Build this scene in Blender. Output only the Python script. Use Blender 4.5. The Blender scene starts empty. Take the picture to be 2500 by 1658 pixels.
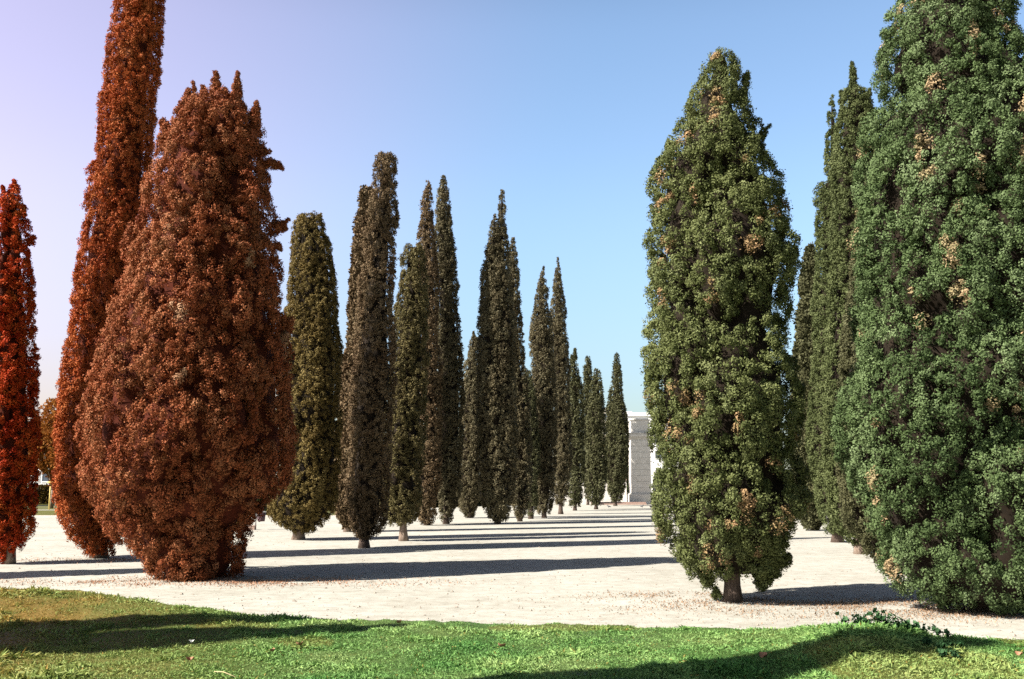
import bpy, math, random
import numpy as np
from mathutils import Vector, kdtree

R = math.radians
S = bpy.context.scene
C = S.collection
rng = np.random.default_rng(7)
random.seed(7)

# ------------------------------------------------------------------ camera, sky, sun, exposure
F = 2430.0                      # focal length in pixels of the 2500 x 1658 photograph
EYE = 2.0
TILT = math.atan(356.0 / F)
cam = bpy.data.cameras.new('camera')
cam.sensor_width = 36.0
cam.lens = 36.0 * F / 2500.0
cam.clip_start = 0.1
cam.clip_end = 3000.0
co = bpy.data.objects.new('camera', cam)
co.location = (0, 0, EYE)
co.rotation_euler = (R(90) + TILT, 0, 0)
C.objects.link(co)
S.camera = co

SUN_EL = 40.0
SDX, SDY = 0.908, 0.419         # the way shadows run on the ground
w = bpy.data.worlds.new('World')
S.world = w
w.use_nodes = True
nt = w.node_tree
nt.nodes.clear()
N = nt.nodes.new
L = nt.links.new
out = N('ShaderNodeOutputWorld')
bg = N('ShaderNodeBackground')
bg.inputs['Strength'].default_value = 0.15
sky = N('ShaderNodeTexSky')
sky.sky_type = 'NISHITA'
sky.sun_disc = False
sky.sun_elevation = R(SUN_EL)
sky.sun_rotation = math.atan2(-SDX, -SDY)
sky.air_density = 1.0
sky.dust_density = 1.2
sky.ozone_density = 1.6
tc = N('ShaderNodeTexCoord')
# light leak's lilac cast, put into the sky up to the left
dot = N('ShaderNodeVectorMath'); dot.operation = 'DOT_PRODUCT'
ld = Vector((-0.66, 0.58, 0.46)).normalized()
dot.inputs[1].default_value = ld
mr = N('ShaderNodeMapRange'); mr.interpolation_type = 'SMOOTHSTEP'
mr.inputs['From Min'].default_value = 0.66
mr.inputs['From Max'].default_value = 1.0
mixc = N('ShaderNodeMix'); mixc.data_type = 'RGBA'; mixc.blend_type = 'MULTIPLY'
mixc.inputs['Factor'].default_value = 1.0
tint = N('ShaderNodeMix'); tint.data_type = 'RGBA'
tint.inputs[6].default_value = (0.70, 0.72, 0.71, 1)
tint.inputs[7].default_value = (1.26, 0.78, 0.72, 1)
# sky darkened overhead, out of view, to cut fill light
sep = N('ShaderNodeSeparateXYZ')
mz = N('ShaderNodeMapRange'); mz.interpolation_type = 'SMOOTHSTEP'
mz.inputs['From Min'].default_value = 0.42
mz.inputs['From Max'].default_value = 0.66
mz.inputs['To Min'].default_value = 1.0
mz.inputs['To Max'].default_value = 0.16
sc_ = N('ShaderNodeVectorMath'); sc_.operation = 'SCALE'
L(tc.outputs['Generated'], dot.inputs[0])
L(dot.outputs['Value'], mr.inputs['Value'])
L(mr.outputs['Result'], tint.inputs['Factor'])
L(sky.outputs['Color'], mixc.inputs[6])
L(tint.outputs[2], mixc.inputs[7])
L(tc.outputs['Generated'], sep.inputs[0])
L(sep.outputs['Z'], mz.inputs['Value'])
L(mixc.outputs[2], sc_.inputs[0])
ml = N('ShaderNodeMapRange'); ml.interpolation_type = 'SMOOTHSTEP'      # sky dimmed along the horizon to keep it short of white
ml.inputs['From Min'].default_value = -0.02
ml.inputs['From Max'].default_value = 0.30
ml.inputs['To Min'].default_value = 0.56
ml.inputs['To Max'].default_value = 1.0
L(sep.outputs['Z'], ml.inputs['Value'])
mm = N('ShaderNodeMath'); mm.operation = 'MULTIPLY'
L(mz.outputs['Result'], mm.inputs[0])
L(ml.outputs['Result'], mm.inputs[1])
da = N('ShaderNodeVectorMath'); da.operation = 'DOT_PRODUCT'          # sky dimmed to the right and behind, so shaded sides go darker
da.inputs[1].default_value = Vector((0.72, -0.69, 0.0))
L(tc.outputs['Generated'], da.inputs[0])
mq = N('ShaderNodeMapRange'); mq.interpolation_type = 'SMOOTHSTEP'
mq.inputs['From Min'].default_value = -0.30
mq.inputs['From Max'].default_value = 0.55
mq.inputs['To Min'].default_value = 1.0
mq.inputs['To Max'].default_value = 0.45
L(da.outputs['Value'], mq.inputs['Value'])
m2 = N('ShaderNodeMath'); m2.operation = 'MULTIPLY'
L(mm.outputs[0], m2.inputs[0])
L(mq.outputs['Result'], m2.inputs[1])
L(m2.outputs[0], sc_.inputs['Scale'])
L(sc_.outputs[0], bg.inputs['Color'])
L(bg.outputs[0], out.inputs[0])

sl = bpy.data.lights.new('sun', 'SUN')
sl.energy = 5.0
sl.angle = R(0.53)
sl.color = (1.0, 0.94, 0.85)
so = bpy.data.objects.new('sun', sl)
ce = math.cos(R(SUN_EL))
so.rotation_euler = Vector((SDX * ce, SDY * ce, -math.sin(R(SUN_EL)))).to_track_quat('-Z', 'Y').to_euler()
so.location = (-30, -20, 40)
C.objects.link(so)

S.view_settings.view_transform = 'Standard'
S.view_settings.look = 'None'
S.view_settings.gamma = 1.0
S.view_settings.exposure = 1.28
S.cycles.max_bounces = 5
S.cycles.diffuse_bounces = 1
S.cycles.transparent_max_bounces = 4
S.cycles.use_denoising = False

# ------------------------------------------------------------------ where things stand
K = 2500.0 / 2364.0             # my notes on outlines are in a 2364 px wide copy of the photograph
ct, st = math.cos(TILT), math.sin(TILT)


def ground(x, y, z=0.0):
    """point of the ground seen at a photo pixel"""
    u, v = (x - 1250) / F, (829 - y) / F
    s = (z - EYE) / (st + v * ct)
    return u * s, (ct - v * st) * s


def height_at(y, Y):
    v = (829 - y) / F
    s = Y / (ct - v * st)
    return EYE + (st + v * ct) * s, s


def across(x, y, Y):
    return (x - 1250) / F * height_at(y, Y)[1]


# ------------------------------------------------------------------ noise, meshes, objects
def vn(x, y, seed=0, n=97):
    r = np.random.default_rng(seed).random((n, n))
    xi, yi = np.floor(x).astype(int), np.floor(y).astype(int)
    fx, fy = x - xi, y - yi
    fx, fy = fx * fx * (3 - 2 * fx), fy * fy * (3 - 2 * fy)
    a, b = r[xi % n, yi % n], r[(xi + 1) % n, yi % n]
    c, d = r[xi % n, (yi + 1) % n], r[(xi + 1) % n, (yi + 1) % n]
    return (a * (1 - fx) + b * fx) * (1 - fy) + (c * (1 - fx) + d * fx) * fy


class MB:
    """collects faces, grown into one mesh object"""

    def __init__(s):
        s.v, s.f, s.t, s.d, s.m, s.sm = [], [], [], [], [], []
        s.n = 0

    def add(s, v, f, t=None, d=None, m=0, smooth=False):
        v = np.asarray(v, float).reshape(-1, 3)
        f = np.asarray(f, np.int64)
        s.v.append(v)
        s.f.append(f + s.n)
        s.t.append(np.full(len(v), 0.5) if t is None else t)
        s.d.append(np.zeros(len(v)) if d is None else d)
        s.m.append(np.full(len(f), m, np.int32))
        s.sm.append(np.full(len(f), smooth, bool))
        s.n += len(v)

    def box(s, x0, x1, y0, y1, z0, z1, m=0):
        v = [(x, y, z) for z in (z0, z1) for y in (y0, y1) for x in (x0, x1)]
        s.add(v, [(0, 2, 3, 1), (4, 5, 7, 6), (0, 1, 5, 4), (2, 6, 7, 3), (0, 4, 6, 2), (1, 3, 7, 5)], m=m)

    def tube(s, pts, rad, n=10, m=0, cap=True, rough=0.0, smooth=True):
        pts = np.asarray(pts, float)
        k = len(pts)
        rad = np.broadcast_to(np.asarray(rad, float), (k,))
        tang = np.gradient(pts, axis=0)
        tang /= np.linalg.norm(tang, axis=1)[:, None] + 1e-9
        ref = np.array([0.31, 0.95, 0.05]) if abs(tang[0][2]) > 0.6 else np.array([0, 0.05, 1.0])
        a = np.cross(tang, ref); a /= np.linalg.norm(a, axis=1)[:, None]
        b = np.cross(tang, a)
        th = np.arange(n) / n * 2 * np.pi
        rr = rad[:, None] * (1 + rough * (vn(np.tile(np.arange(n), (k, 1)) * 0.9, np.arange(k)[:, None] * 0.35 + np.zeros((k, n)), k + n) - 0.5))
        v = pts[:, None] + rr[..., None] * (np.cos(th)[None, :, None] * a[:, None] + np.sin(th)[None, :, None] * b[:, None])
        f = [(i * n + j, i * n + (j + 1) % n, (i + 1) * n + (j + 1) % n, (i + 1) * n + j) for i in range(k - 1) for j in range(n)]
        v = v.reshape(-1, 3)
        if cap:
            v = np.vstack([v, pts[:1], pts[-1:]])
            for j in range(n):
                f.append((k * n, (j + 1) % n, j, j))
                f.append((k * n + 1, (k - 1) * n + j, (k - 1) * n + (j + 1) % n, (k - 1) * n + (j + 1) % n))
        s.add(v, f, m=m, smooth=smooth)

    def lathe(s, prof, n=24, c=(0, 0, 0), m=0, smooth=True):
        k = len(prof)
        th = np.arange(n) / n * 2 * np.pi
        p = np.asarray(prof, float)
        v = np.stack([p[:, :1] * np.cos(th) + c[0], p[:, :1] * np.sin(th) + c[1], p[:, 1:] + np.zeros((k, n)) + c[2]], -1).reshape(-1, 3)
        f = [(i * n + j, i * n + (j + 1) % n, (i + 1) * n + (j + 1) % n, (i + 1) * n + j) for i in range(k - 1) for j in range(n)]
        s.add(v, f, m=m, smooth=smooth)

    def build(s, name, mats, parent=None, loc=None):
        v = np.concatenate(s.v).astype(np.float32)
        f = np.concatenate(s.f)
        tri = f[:, 2] == f[:, 3]
        cnt = np.where(tri, 3, 4).astype(np.int32)
        start = np.concatenate([[0], np.cumsum(cnt)[:-1]]).astype(np.int32)
        keep = np.ones((len(f), 4), bool)
        keep[tri, 3] = False
        idx = f[keep].astype(np.int32)
        if loc is not None:
            v = v - np.asarray(loc, np.float32)
        me = bpy.data.meshes.new(name)
        me.vertices.add(len(v)); me.vertices.foreach_set('co', v.ravel())
        me.loops.add(len(idx)); me.loops.foreach_set('vertex_index', idx)
        me.polygons.add(len(f))
        me.polygons.foreach_set('loop_start', start)
        me.polygons.foreach_set('material_index', np.concatenate(s.m))
        me.polygons.foreach_set('use_smooth', np.concatenate(s.sm))
        for nm, arr in (('tint', s.t), ('dry', s.d)):
            a = me.attributes.new(nm, 'FLOAT', 'POINT')
            a.data.foreach_set('value', np.concatenate(arr).astype(np.float32))
        for m in (mats if isinstance(mats, (list, tuple)) else [mats]):
            me.materials.append(m)
        me.update(calc_edges=True)
        o = bpy.data.objects.new(name, me)
        if loc is not None:
            o.location = loc if parent is None else (0, 0, 0)
        if parent is not None:
            o.parent = parent
        C.objects.link(o)
        return o


def tag(o, label=None, cat=None, group=None, kind=None):
    for k, v in (('label', label), ('category', cat), ('group', group), ('kind', kind)):
        if v:
            o[k] = v
    return o


def thing(name, label, cat, loc, group=None, rz=0.0):
    o = bpy.data.objects.new(name, None)
    o.empty_display_size = 0.3
    o.location = loc
    o.rotation_euler = (0, 0, rz)
    C.objects.link(o)
    return tag(o, label, cat, group)


# ------------------------------------------------------------------ materials
def new_mat(name):
    m = bpy.data.materials.new(name)
    m.use_nodes = True
    t = m.node_tree
    b = t.nodes['Principled BSDF']
    return m, t, b


def rgb(c):
    return (c[0], c[1], c[2], 1)


def ramp(t, stops):
    r = t.nodes.new('ShaderNodeValToRGB')
    e = r.color_ramp.elements
    while len(e) < len(stops):
        e.new(0.5)
    for i, (p, c) in enumerate(stops):
        e[i].position = p
        e[i].color = rgb(c)
    return r


def noise(t, scale, detail=3, rough=0.6, coord='Object'):
    c = t.nodes.new('ShaderNodeTexCoord')
    n = t.nodes.new('ShaderNodeTexNoise')
    n.inputs['Scale'].default_value = scale
    n.inputs['Detail'].default_value = detail
    n.inputs['Roughness'].default_value = rough
    t.links.new(c.outputs[coord], n.inputs['Vector'])
    return n


def mix(t, a, b, fac, mode='MIX'):
    m = t.nodes.new('ShaderNodeMix')
    m.data_type = 'RGBA'
    m.blend_type = mode
    for s, v in ((m.inputs[6], a), (m.inputs[7], b), (m.inputs[0], fac)):
        if hasattr(v, 'is_output'):
            t.links.new(v, s)
        elif isinstance(v, (int, float)):
            s.default_value = v
        else:
            s.default_value = rgb(v)
    return m.outputs[2]


def leaf_mat(name, dark, mid, light, dry=(0.34, 0.20, 0.11), rough=0.65, trans=0.05):
    m, t, b = new_mat(name)
    a = t.nodes.new('ShaderNodeAttribute'); a.attribute_name = 'tint'
    r = ramp(t, [(0.0, dark), (0.5, mid), (1.0, light)])
    t.links.new(a.outputs['Fac'], r.inputs[0])
    n = noise(t, 0.9, 2)
    nr = ramp(t, [(0.3, (0.78, 0.80, 0.74)), (0.7, (1.18, 1.16, 1.12))])
    t.links.new(n.outputs['Fac'], nr.inputs[0])
    c = mix(t, r.outputs[0], nr.outputs[0], 1.0, 'MULTIPLY')
    d = t.nodes.new('ShaderNodeAttribute'); d.attribute_name = 'dry'
    c = mix(t, c, dry, d.outputs['Fac'])
    t.links.new(c, b.inputs['Base Color'])
    b.inputs['Roughness'].default_value = rough
    b.inputs['Specular IOR Level'].default_value = 0.10
    tr = t.nodes.new('ShaderNodeBsdfTranslucent')
    t.links.new(c, tr.inputs['Color'])
    ms = t.nodes.new('ShaderNodeMixShader')
    ms.inputs[0].default_value = trans
    o = t.nodes['Material Output']
    t.links.new(b.outputs[0], ms.inputs[1])
    t.links.new(tr.outputs[0], ms.inputs[2])
    t.links.new(ms.outputs[0], o.inputs['Surface'])
    return m


def rough_mat(name, c0, c1, scale=8.0, rough=0.85, bump=0.3, bscale=None, metal=0.0, stretch=None, dist=0.02):
    m, t, b = new_mat(name)
    n = noise(t, scale, 5, 0.65)
    if stretch:
        mp = t.nodes.new('ShaderNodeMapping')
        mp.inputs['Scale'].default_value = stretch
        t.links.new(n.inputs['Vector'].links[0].from_socket, mp.inputs[0])
        t.links.new(mp.outputs[0], n.inputs['Vector'])
    r = ramp(t, [(0.3, c0), (0.7, c1)])
    t.links.new(n.outputs['Fac'], r.inputs[0])
    t.links.new(r.outputs[0], b.inputs['Base Color'])
    b.inputs['Roughness'].default_value = rough
    b.inputs['Metallic'].default_value = metal
    b.inputs['Specular IOR Level'].default_value = 0.25
    if bump:
        bp = t.nodes.new('ShaderNodeBump')
        bp.inputs['Strength'].default_value = bump
        bp.inputs['Distance'].default_value = dist
        if bscale:
            n2 = noise(t, bscale, 4, 0.7)
            t.links.new(n2.outputs['Fac'], bp.inputs['Height'])
        else:
            t.links.new(n.outputs['Fac'], bp.inputs['Height'])
        t.links.new(bp.outputs[0], b.inputs['Normal'])
    return m


M = {}
M['rust'] = leaf_mat('leak_rust_foliage', (0.140, 0.027, 0.009), (0.275, 0.082, 0.032), (0.410, 0.175, 0.086), dry=(0.46, 0.28, 0.16))  # film light leak's red painted into the leaf colour
M['red'] = leaf_mat('leak_red_foliage', (0.205, 0.026, 0.006), (0.365, 0.082, 0.022), (0.480, 0.150, 0.048), dry=(0.46, 0.2, 0.07))  # redder step of the same painted light leak
M['fired'] = leaf_mat('leak_fire_red_foliage', (0.293, 0.018, 0.003), (0.411, 0.048, 0.009), (0.489, 0.127, 0.025), dry=(0.55, 0.22, 0.05))  # light leak at its strongest, painted into the leftmost foliage
M['olive'] = leaf_mat('olive_foliage', (0.077, 0.050, 0.015), (0.158, 0.113, 0.038), (0.234, 0.179, 0.073))
M['khaki'] = leaf_mat('khaki_foliage', (0.056, 0.042, 0.018), (0.126, 0.104, 0.044), (0.190, 0.162, 0.080))
M['brown'] = leaf_mat('brown_foliage', (0.073, 0.044, 0.024), (0.150, 0.102, 0.058), (0.222, 0.164, 0.102))
M['moss'] = leaf_mat('moss_foliage', (0.056, 0.043, 0.024), (0.121, 0.101, 0.058), (0.188, 0.168, 0.106))
M['green'] = leaf_mat('green_foliage', (0.042, 0.050, 0.016), (0.114, 0.132, 0.048), (0.204, 0.226, 0.104), dry=(0.36, 0.225, 0.115))
M['mid'] = leaf_mat('mid_green_foliage', (0.036, 0.046, 0.016), (0.090, 0.108, 0.042), (0.145, 0.168, 0.076))
M['deep'] = leaf_mat('deep_green_foliage', (0.039, 0.039, 0.018), (0.082, 0.082, 0.040), (0.129, 0.131, 0.071))
M['sage'] = leaf_mat('sage_foliage', (0.030, 0.050, 0.018), (0.090, 0.132, 0.052), (0.175, 0.230, 0.115), dry=(0.38, 0.265, 0.15))
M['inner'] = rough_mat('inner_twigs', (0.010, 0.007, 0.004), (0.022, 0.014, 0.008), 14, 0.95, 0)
M['inner_red'] = rough_mat('leak_red_inner_twigs', (0.050, 0.010, 0.004), (0.10, 0.018, 0.006), 14, 0.95, 0)  # core reddened to go with the painted light leak
M['bark'] = rough_mat('cypress_bark', (0.040, 0.027, 0.021), (0.155, 0.112, 0.088), 9, 0.9, 0.9, stretch=(3.5, 3.5, 0.45), dist=0.04)
M['palebark'] = rough_mat('pale_bark', (0.13, 0.085, 0.06), (0.32, 0.25, 0.20), 7, 0.9, 0.7, stretch=(3, 3, 0.6), dist=0.03)
M['autumn'] = leaf_mat('autumn_leaves', (0.165, 0.045, 0.009), (0.285, 0.098, 0.019), (0.375, 0.180, 0.045), trans=0.25)
M['hedge'] = leaf_mat('hedge_leaves', (0.015, 0.022, 0.006), (0.038, 0.053, 0.015), (0.083, 0.105, 0.038))
M['yhedge'] = leaf_mat('yellow_hedge_leaves', (0.045, 0.026, 0.006), (0.120, 0.075, 0.015), (0.210, 0.150, 0.038))
M['weed'] = leaf_mat('weed_leaves', (0.015, 0.045, 0.015), (0.038, 0.098, 0.038), (0.083, 0.165, 0.075), trans=0.2)
M['stone'] = rough_mat('pale_stone', (0.58, 0.54, 0.49), (0.74, 0.70, 0.65), 2.2, 0.85, 0.25, bscale=18)
M['plaster'] = rough_mat('white_plaster', (0.76, 0.75, 0.73), (0.84, 0.83, 0.80), 0.3, 0.8, 0)
M['cream'] = rough_mat('cream_plaster', (0.60, 0.52, 0.38), (0.70, 0.62, 0.46), 0.3, 0.8, 0)
M['glass'] = rough_mat('dark_window', (0.05, 0.06, 0.08), (0.10, 0.12, 0.15), 1.0, 0.2, 0)
M['roofdark'] = rough_mat('roof_edge', (0.30, 0.27, 0.24), (0.42, 0.38, 0.34), 1.0, 0.8, 0)
M['ironrail'] = rough_mat('iron_paint', (0.03, 0.03, 0.03), (0.07, 0.06, 0.06), 8, 0.5, 0)
M['steel'] = rough_mat('galvanised_steel', (0.42, 0.42, 0.42), (0.55, 0.54, 0.52), 8, 0.45, 0, metal=0.4)
M['binpaint'] = rough_mat('bin_paint', (0.075, 0.045, 0.055), (0.12, 0.075, 0.085), 10, 0.5, 0)
M['yellow'] = rough_mat('yellow_paint', (0.62, 0.45, 0.12), (0.75, 0.58, 0.22), 5, 0.5, 0)
M['kerbstone'] = rough_mat('kerb_stone', (0.30, 0.20, 0.16), (0.42, 0.30, 0.25), 4, 0.85, 0.2)
M['palekerb'] = rough_mat('pale_kerb_stone', (0.55, 0.50, 0.45), (0.68, 0.62, 0.56), 4, 0.85, 0.2)
M['pigeon'] = rough_mat('pigeon_grey', (0.05, 0.05, 0.06), (0.10, 0.10, 0.12), 30, 0.6, 0)
M['deadleaf'] = rough_mat('dead_leaf', (0.22, 0.10, 0.05), (0.45, 0.26, 0.16), 25, 0.8, 0)
M['paper'] = rough_mat('white_scrap', (0.7, 0.7, 0.68), (0.82, 0.82, 0.8), 20, 0.8, 0)
M['straw'] = rough_mat('straw', (0.42, 0.33, 0.18), (0.6, 0.48, 0.28), 20, 0.8, 0)


def gravel_material():
    m, t, b = new_mat('pale_gravel')
    big = noise(t, 0.16, 4, 0.6)
    r1 = ramp(t, [(0.3, (0.372, 0.366, 0.326)), (0.7, (0.450, 0.446, 0.405))])
    t.links.new(big.outputs['Fac'], r1.inputs[0])
    mid = noise(t, 3.0, 6, 0.75)
    r2 = ramp(t, [(0.32, (0.76, 0.73, 0.69)), (0.6, (1.06, 1.05, 1.03))])
    t.links.new(mid.outputs['Fac'], r2.inputs[0])
    c = mix(t, r1.outputs[0], r2.outputs[0], 1.0, 'MULTIPLY')
    fine = noise(t, 55.0, 3, 0.8)
    r3 = ramp(t, [(0.28, (0.58, 0.54, 0.50)), (0.44, (1.0, 1.0, 1.0)), (0.75, (1.10, 1.09, 1.07))])
    t.links.new(fine.outputs['Fac'], r3.inputs[0])
    c = mix(t, c, r3.outputs[0], 1.0, 'MULTIPLY')
    blot = noise(t, 0.55, 5, 0.7)
    mp = t.nodes.new('ShaderNodeMapping'); mp.inputs['Scale'].default_value = (0.8, 1.2, 1)
    t.links.new(blot.inputs['Vector'].links[0].from_socket, mp.inputs[0]); t.links.new(mp.outputs[0], blot.inputs['Vector'])
    r4 = ramp(t, [(0.32, (0.89, 0.87, 0.84)), (0.50, (1.0, 1.0, 1.0)), (0.72, (1.06, 1.06, 1.06))])
    t.links.new(blot.outputs['Fac'], r4.inputs[0])
    c = mix(t, c, r4.outputs[0], 1.0, 'MULTIPLY')
    t.links.new(c, b.inputs['Base Color'])
    b.inputs['Roughness'].default_value = 0.95
    b.inputs['Specular IOR Level'].default_value = 0.15
    bp = t.nodes.new('ShaderNodeBump')
    bp.inputs['Strength'].default_value = 0.5
    bp.inputs['Distance'].default_value = 0.02
    t.links.new(mid.outputs['Fac'], bp.inputs['Height'])
    t.links.new(bp.outputs[0], b.inputs['Normal'])
    return m


def lawn_material(name, blades):
    m, t, b = new_mat(name)
    n = noise(t, 0.7, 4, 0.6)
    if blades:
        r = ramp(t, [(0.30, (0.10, 0.25, 0.062)), (0.5, (0.20, 0.355, 0.105)), (0.70, (0.31, 0.43, 0.155))])
    else:
        r = ramp(t, [(0.3, (0.04, 0.085, 0.018)), (0.7, (0.09, 0.13, 0.035))])
    t.links.new(n.outputs['Fac'], r.inputs[0])
    c = r.outputs[0]
    if blades:
        a = t.nodes.new('ShaderNodeAttribute'); a.attribute_name = 'tint'
        r2 = ramp(t, [(0.0, (0.55, 0.6, 0.5)), (0.5, (1, 1, 1)), (1.0, (1.7, 1.5, 1.5))])
        t.links.new(a.outputs['Fac'], r2.inputs[0])
        c = mix(t, c, r2.outputs[0], 1.0, 'MULTIPLY')
    d = t.nodes.new('ShaderNodeAttribute'); d.attribute_name = 'dry'
    c = mix(t, c, (0.34, 0.22, 0.05) if blades else (0.2, 0.12, 0.03), d.outputs['Fac'])  # dry blades, and the light leak's warm tint on the left
    t.links.new(c, b.inputs['Base Color'])
    b.inputs['Roughness'].default_value = 0.6
    b.inputs['Specular IOR Level'].default_value = 0.2
    if blades:
        tr = t.nodes.new('ShaderNodeBsdfTranslucent')
        t.links.new(c, tr.inputs['Color'])
        ms = t.nodes.new('ShaderNodeMixShader')
        ms.inputs[0].default_value = 0.25
        t.links.new(b.outputs[0], ms.inputs[1])
        t.links.new(tr.outputs[0], ms.inputs[2])
        t.links.new(ms.outputs[0], t.nodes['Material Output'].inputs['Surface'])
    return m


M['gravel'] = gravel_material()
M['turf'] = lawn_material('turf', False)
M['blade'] = lawn_material('grass_blades', True)

# ------------------------------------------------------------------ the ground
g = MB()
g.add([(-1200, -300, 0), (1200, -300, 0), (1200, 1600, 0), (-1200, 1600, 0)], [(0, 1, 2, 3)])
tag(g.build('gravel_ground', M['gravel']), kind='structure')

# the lawn the photograph was taken from: a low grassy island with a raised rim
crest = [(-300, 1430, .45), (0, 1437, .42), (200, 1444, .36), (400, 1473, .26), (640, 1503, .14), (870, 1514, .10),
         (1000, 1512, .13), (1300, 1524, .12), (1600, 1532, .13), (1900, 1535, .20), (2050, 1523, .32), (2150, 1526, .32),
         (2300, 1552, .20), (2500, 1566, .12), (2900, 1590, .10)]
cp, cr, cz = [], [], []
for px, py, zc in crest:
    X, Y = ground(px, py, zc)
    cp.append(math.atan2(X, Y)); cr.append(math.hypot(X, Y)); cz.append(zc)
cp = np.array([-math.pi, -1.2] + cp + [1.2, math.pi])
cr = np.array([18.0, 19.0] + cr + [15.0, 18.0])
cz = np.array([.2, .4] + cz + [.1, .2])


def lawn_h(x, y):
    phi, rho = np.arctan2(x, y), np.hypot(x, y)
    rc = np.interp(phi, cp, cr) + 0.40 * (vn(phi * 22 + 50, phi * 0 + 3.3, 5) - 0.5) + 0.26 * (vn(phi * 90 + 150, phi * 0 + 3.3, 6) - 0.5)
    zc = np.interp(phi, cp, cz)
    zi = np.interp(phi, [-3.2, -0.9, -0.42, -0.2, 0.0, 0.6, 3.2], [.05, .12, .12, .07, .05, .05, .05])
    s = rc - rho
    t = np.clip(s / 4.2, 0, 1); t = t * t * (3 - 2 * t)
    inside = zc * (1 - t) + zi * t
    outside = zc - (zc + 0.05) * np.clip(-s / (0.35 + zc), 0, 1) ** 1.3
    bump = 0.05 * (vn(x * 0.9 + 40, y * 0.9 + 40, 8) - 0.5) + 0.03 * (vn(x * 2.7 + 40, y * 2.7 + 40, 9) - 0.5)
    return np.where(s > 0, inside, outside) + bump * np.clip(s / 0.8 + 0.4, 0, 1), s


def leak_dry_at(x, y):
    """light leak tint painted on the left flank, plus random dry patches"""
    a = np.clip((-x / np.maximum(y, 3.0) - 0.20) / 0.36, 0, 1)
    return np.clip(a ** 1.2 * 0.9 * (0.6 + 0.7 * vn(x * 1.3 + 60, y * 1.3 + 60, 12)) + np.where(vn(x * .8 + 30, y * .8 + 30, 13) > .8, .25, 0), 0, 1)


nphi, nr = 420, 110
ph = np.concatenate([np.linspace(-math.pi, -0.8, 50)[:-1], np.linspace(-0.8, 0.8, nphi), np.linspace(0.8, math.pi, 50)[1:]])
tt = np.linspace(0.02, 1.0, nr)
PH, TT = np.meshgrid(ph, tt, indexing='ij')
RHO = TT * (np.interp(PH, cp, cr) + 1.1)
XX, YY = RHO * np.sin(PH), RHO * np.cos(PH)
ZZ, _ = lawn_h(XX, YY)
idx = np.arange(len(ph) * nr).reshape(len(ph), nr)
q = np.stack([idx[:-1, :-1], idx[:-1, 1:], idx[1:, 1:], idx[1:, :-1]], -1).reshape(-1, 4)
b = MB()
b.add(np.stack([XX, YY, ZZ], -1), q, d=leak_dry_at(XX.ravel(), YY.ravel()), smooth=True)
c0 = np.array([(0.0, 0.0, float(lawn_h(np.array([0.0]), np.array([0.01]))[0][0]))])
b.add(np.vstack([c0, np.stack([XX, YY, ZZ], -1)[:, 0]]), [(0, i + 1, i + 2, i + 2) for i in range(len(ph) - 1)], smooth=True)
tag(b.build('lawn', M['turf']), kind='structure')


def blades(n, phi0, phi1, r0, power=1.0):
    phi = rng.uniform(phi0, phi1, n)
    rc = np.interp(phi, cp, cr) + 0.5
    u = rng.random(n)
    rho = r0 * (rc / r0) ** (u ** power)
    x, y = rho * np.sin(phi), rho * np.cos(phi)
    z, s = lawn_h(x, y)
    ok = (z > -0.01) & ((s > 0.05) | (rng.random(n) < np.clip(0.6 + s / 0.45, 0, 1)))
    return x[ok], y[ok], z[ok], s[ok]


gb = MB()
for n, p0, p1, r0 in ((330000, -0.60, 0.60, 7.6), (40000, -1.3, -0.6, 6.0), (40000, 0.6, 1.3, 6.0)):
    x, y, z, s = blades(n, p0, p1, r0)
    n = len(x)
    clump = vn(x * 4.0 + 20, y * 4.0 + 20, 21) * 0.6 + vn(x * 1.1 + 20, y * 1.1 + 20, 22) * 0.4
    ln = (0.024 + 0.115 * clump ** 3) * rng.uniform(0.6, 1.5, n) * np.clip(0.75 + s * 0.5, 0.7, 1.0)
    az = rng.uniform(0, 2 * np.pi, n)
    lean = rng.uniform(0.25, 1.7, n)
    d = np.stack([np.cos(az) * lean, np.sin(az) * lean, np.ones(n)], -1); d /= np.linalg.norm(d, axis=1)[:, None]
    sd = np.stack([-np.sin(az), np.cos(az), np.zeros(n)], -1)
    rot = rng.uniform(-1.2, 1.2, n)[:, None]
    sd = sd * np.cos(rot) + np.cross(d, sd) * np.sin(rot)
    wd = (ln * 0.07 + 0.0035) * rng.uniform(0.7, 1.4, n)
    p = np.stack([x, y, z - 0.01], -1)
    mid = p + d * (ln * 0.55)[:, None]
    tip = p + d * ln[:, None] + np.stack([np.cos(az), np.sin(az), -0.6 * np.ones(n)], -1) * (ln * 0.35 * lean)[:, None]
    v = np.stack([p, mid - sd * wd[:, None], tip, mid + sd * wd[:, None]], 1).reshape(-1, 3)
    tn = np.repeat(np.clip(rng.normal(0.42, 0.18, n) + 0.5 * (clump - 0.5), 0, 1), 4)
    dr = np.repeat(np.clip(leak_dry_at(x, y) * rng.uniform(0.5, 1.3, n) + (rng.random(n) < 0.02) * 0.7, 0, 1), 4)
    gb.add(v, np.arange(n * 4).reshape(-1, 4), t=tn, d=dr)
tag(gb.build('grass', M['blade']), 'short bright grass covering the foreground lawn, given a yellow light-leak tint to the left', 'grass', kind='stuff')


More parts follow.
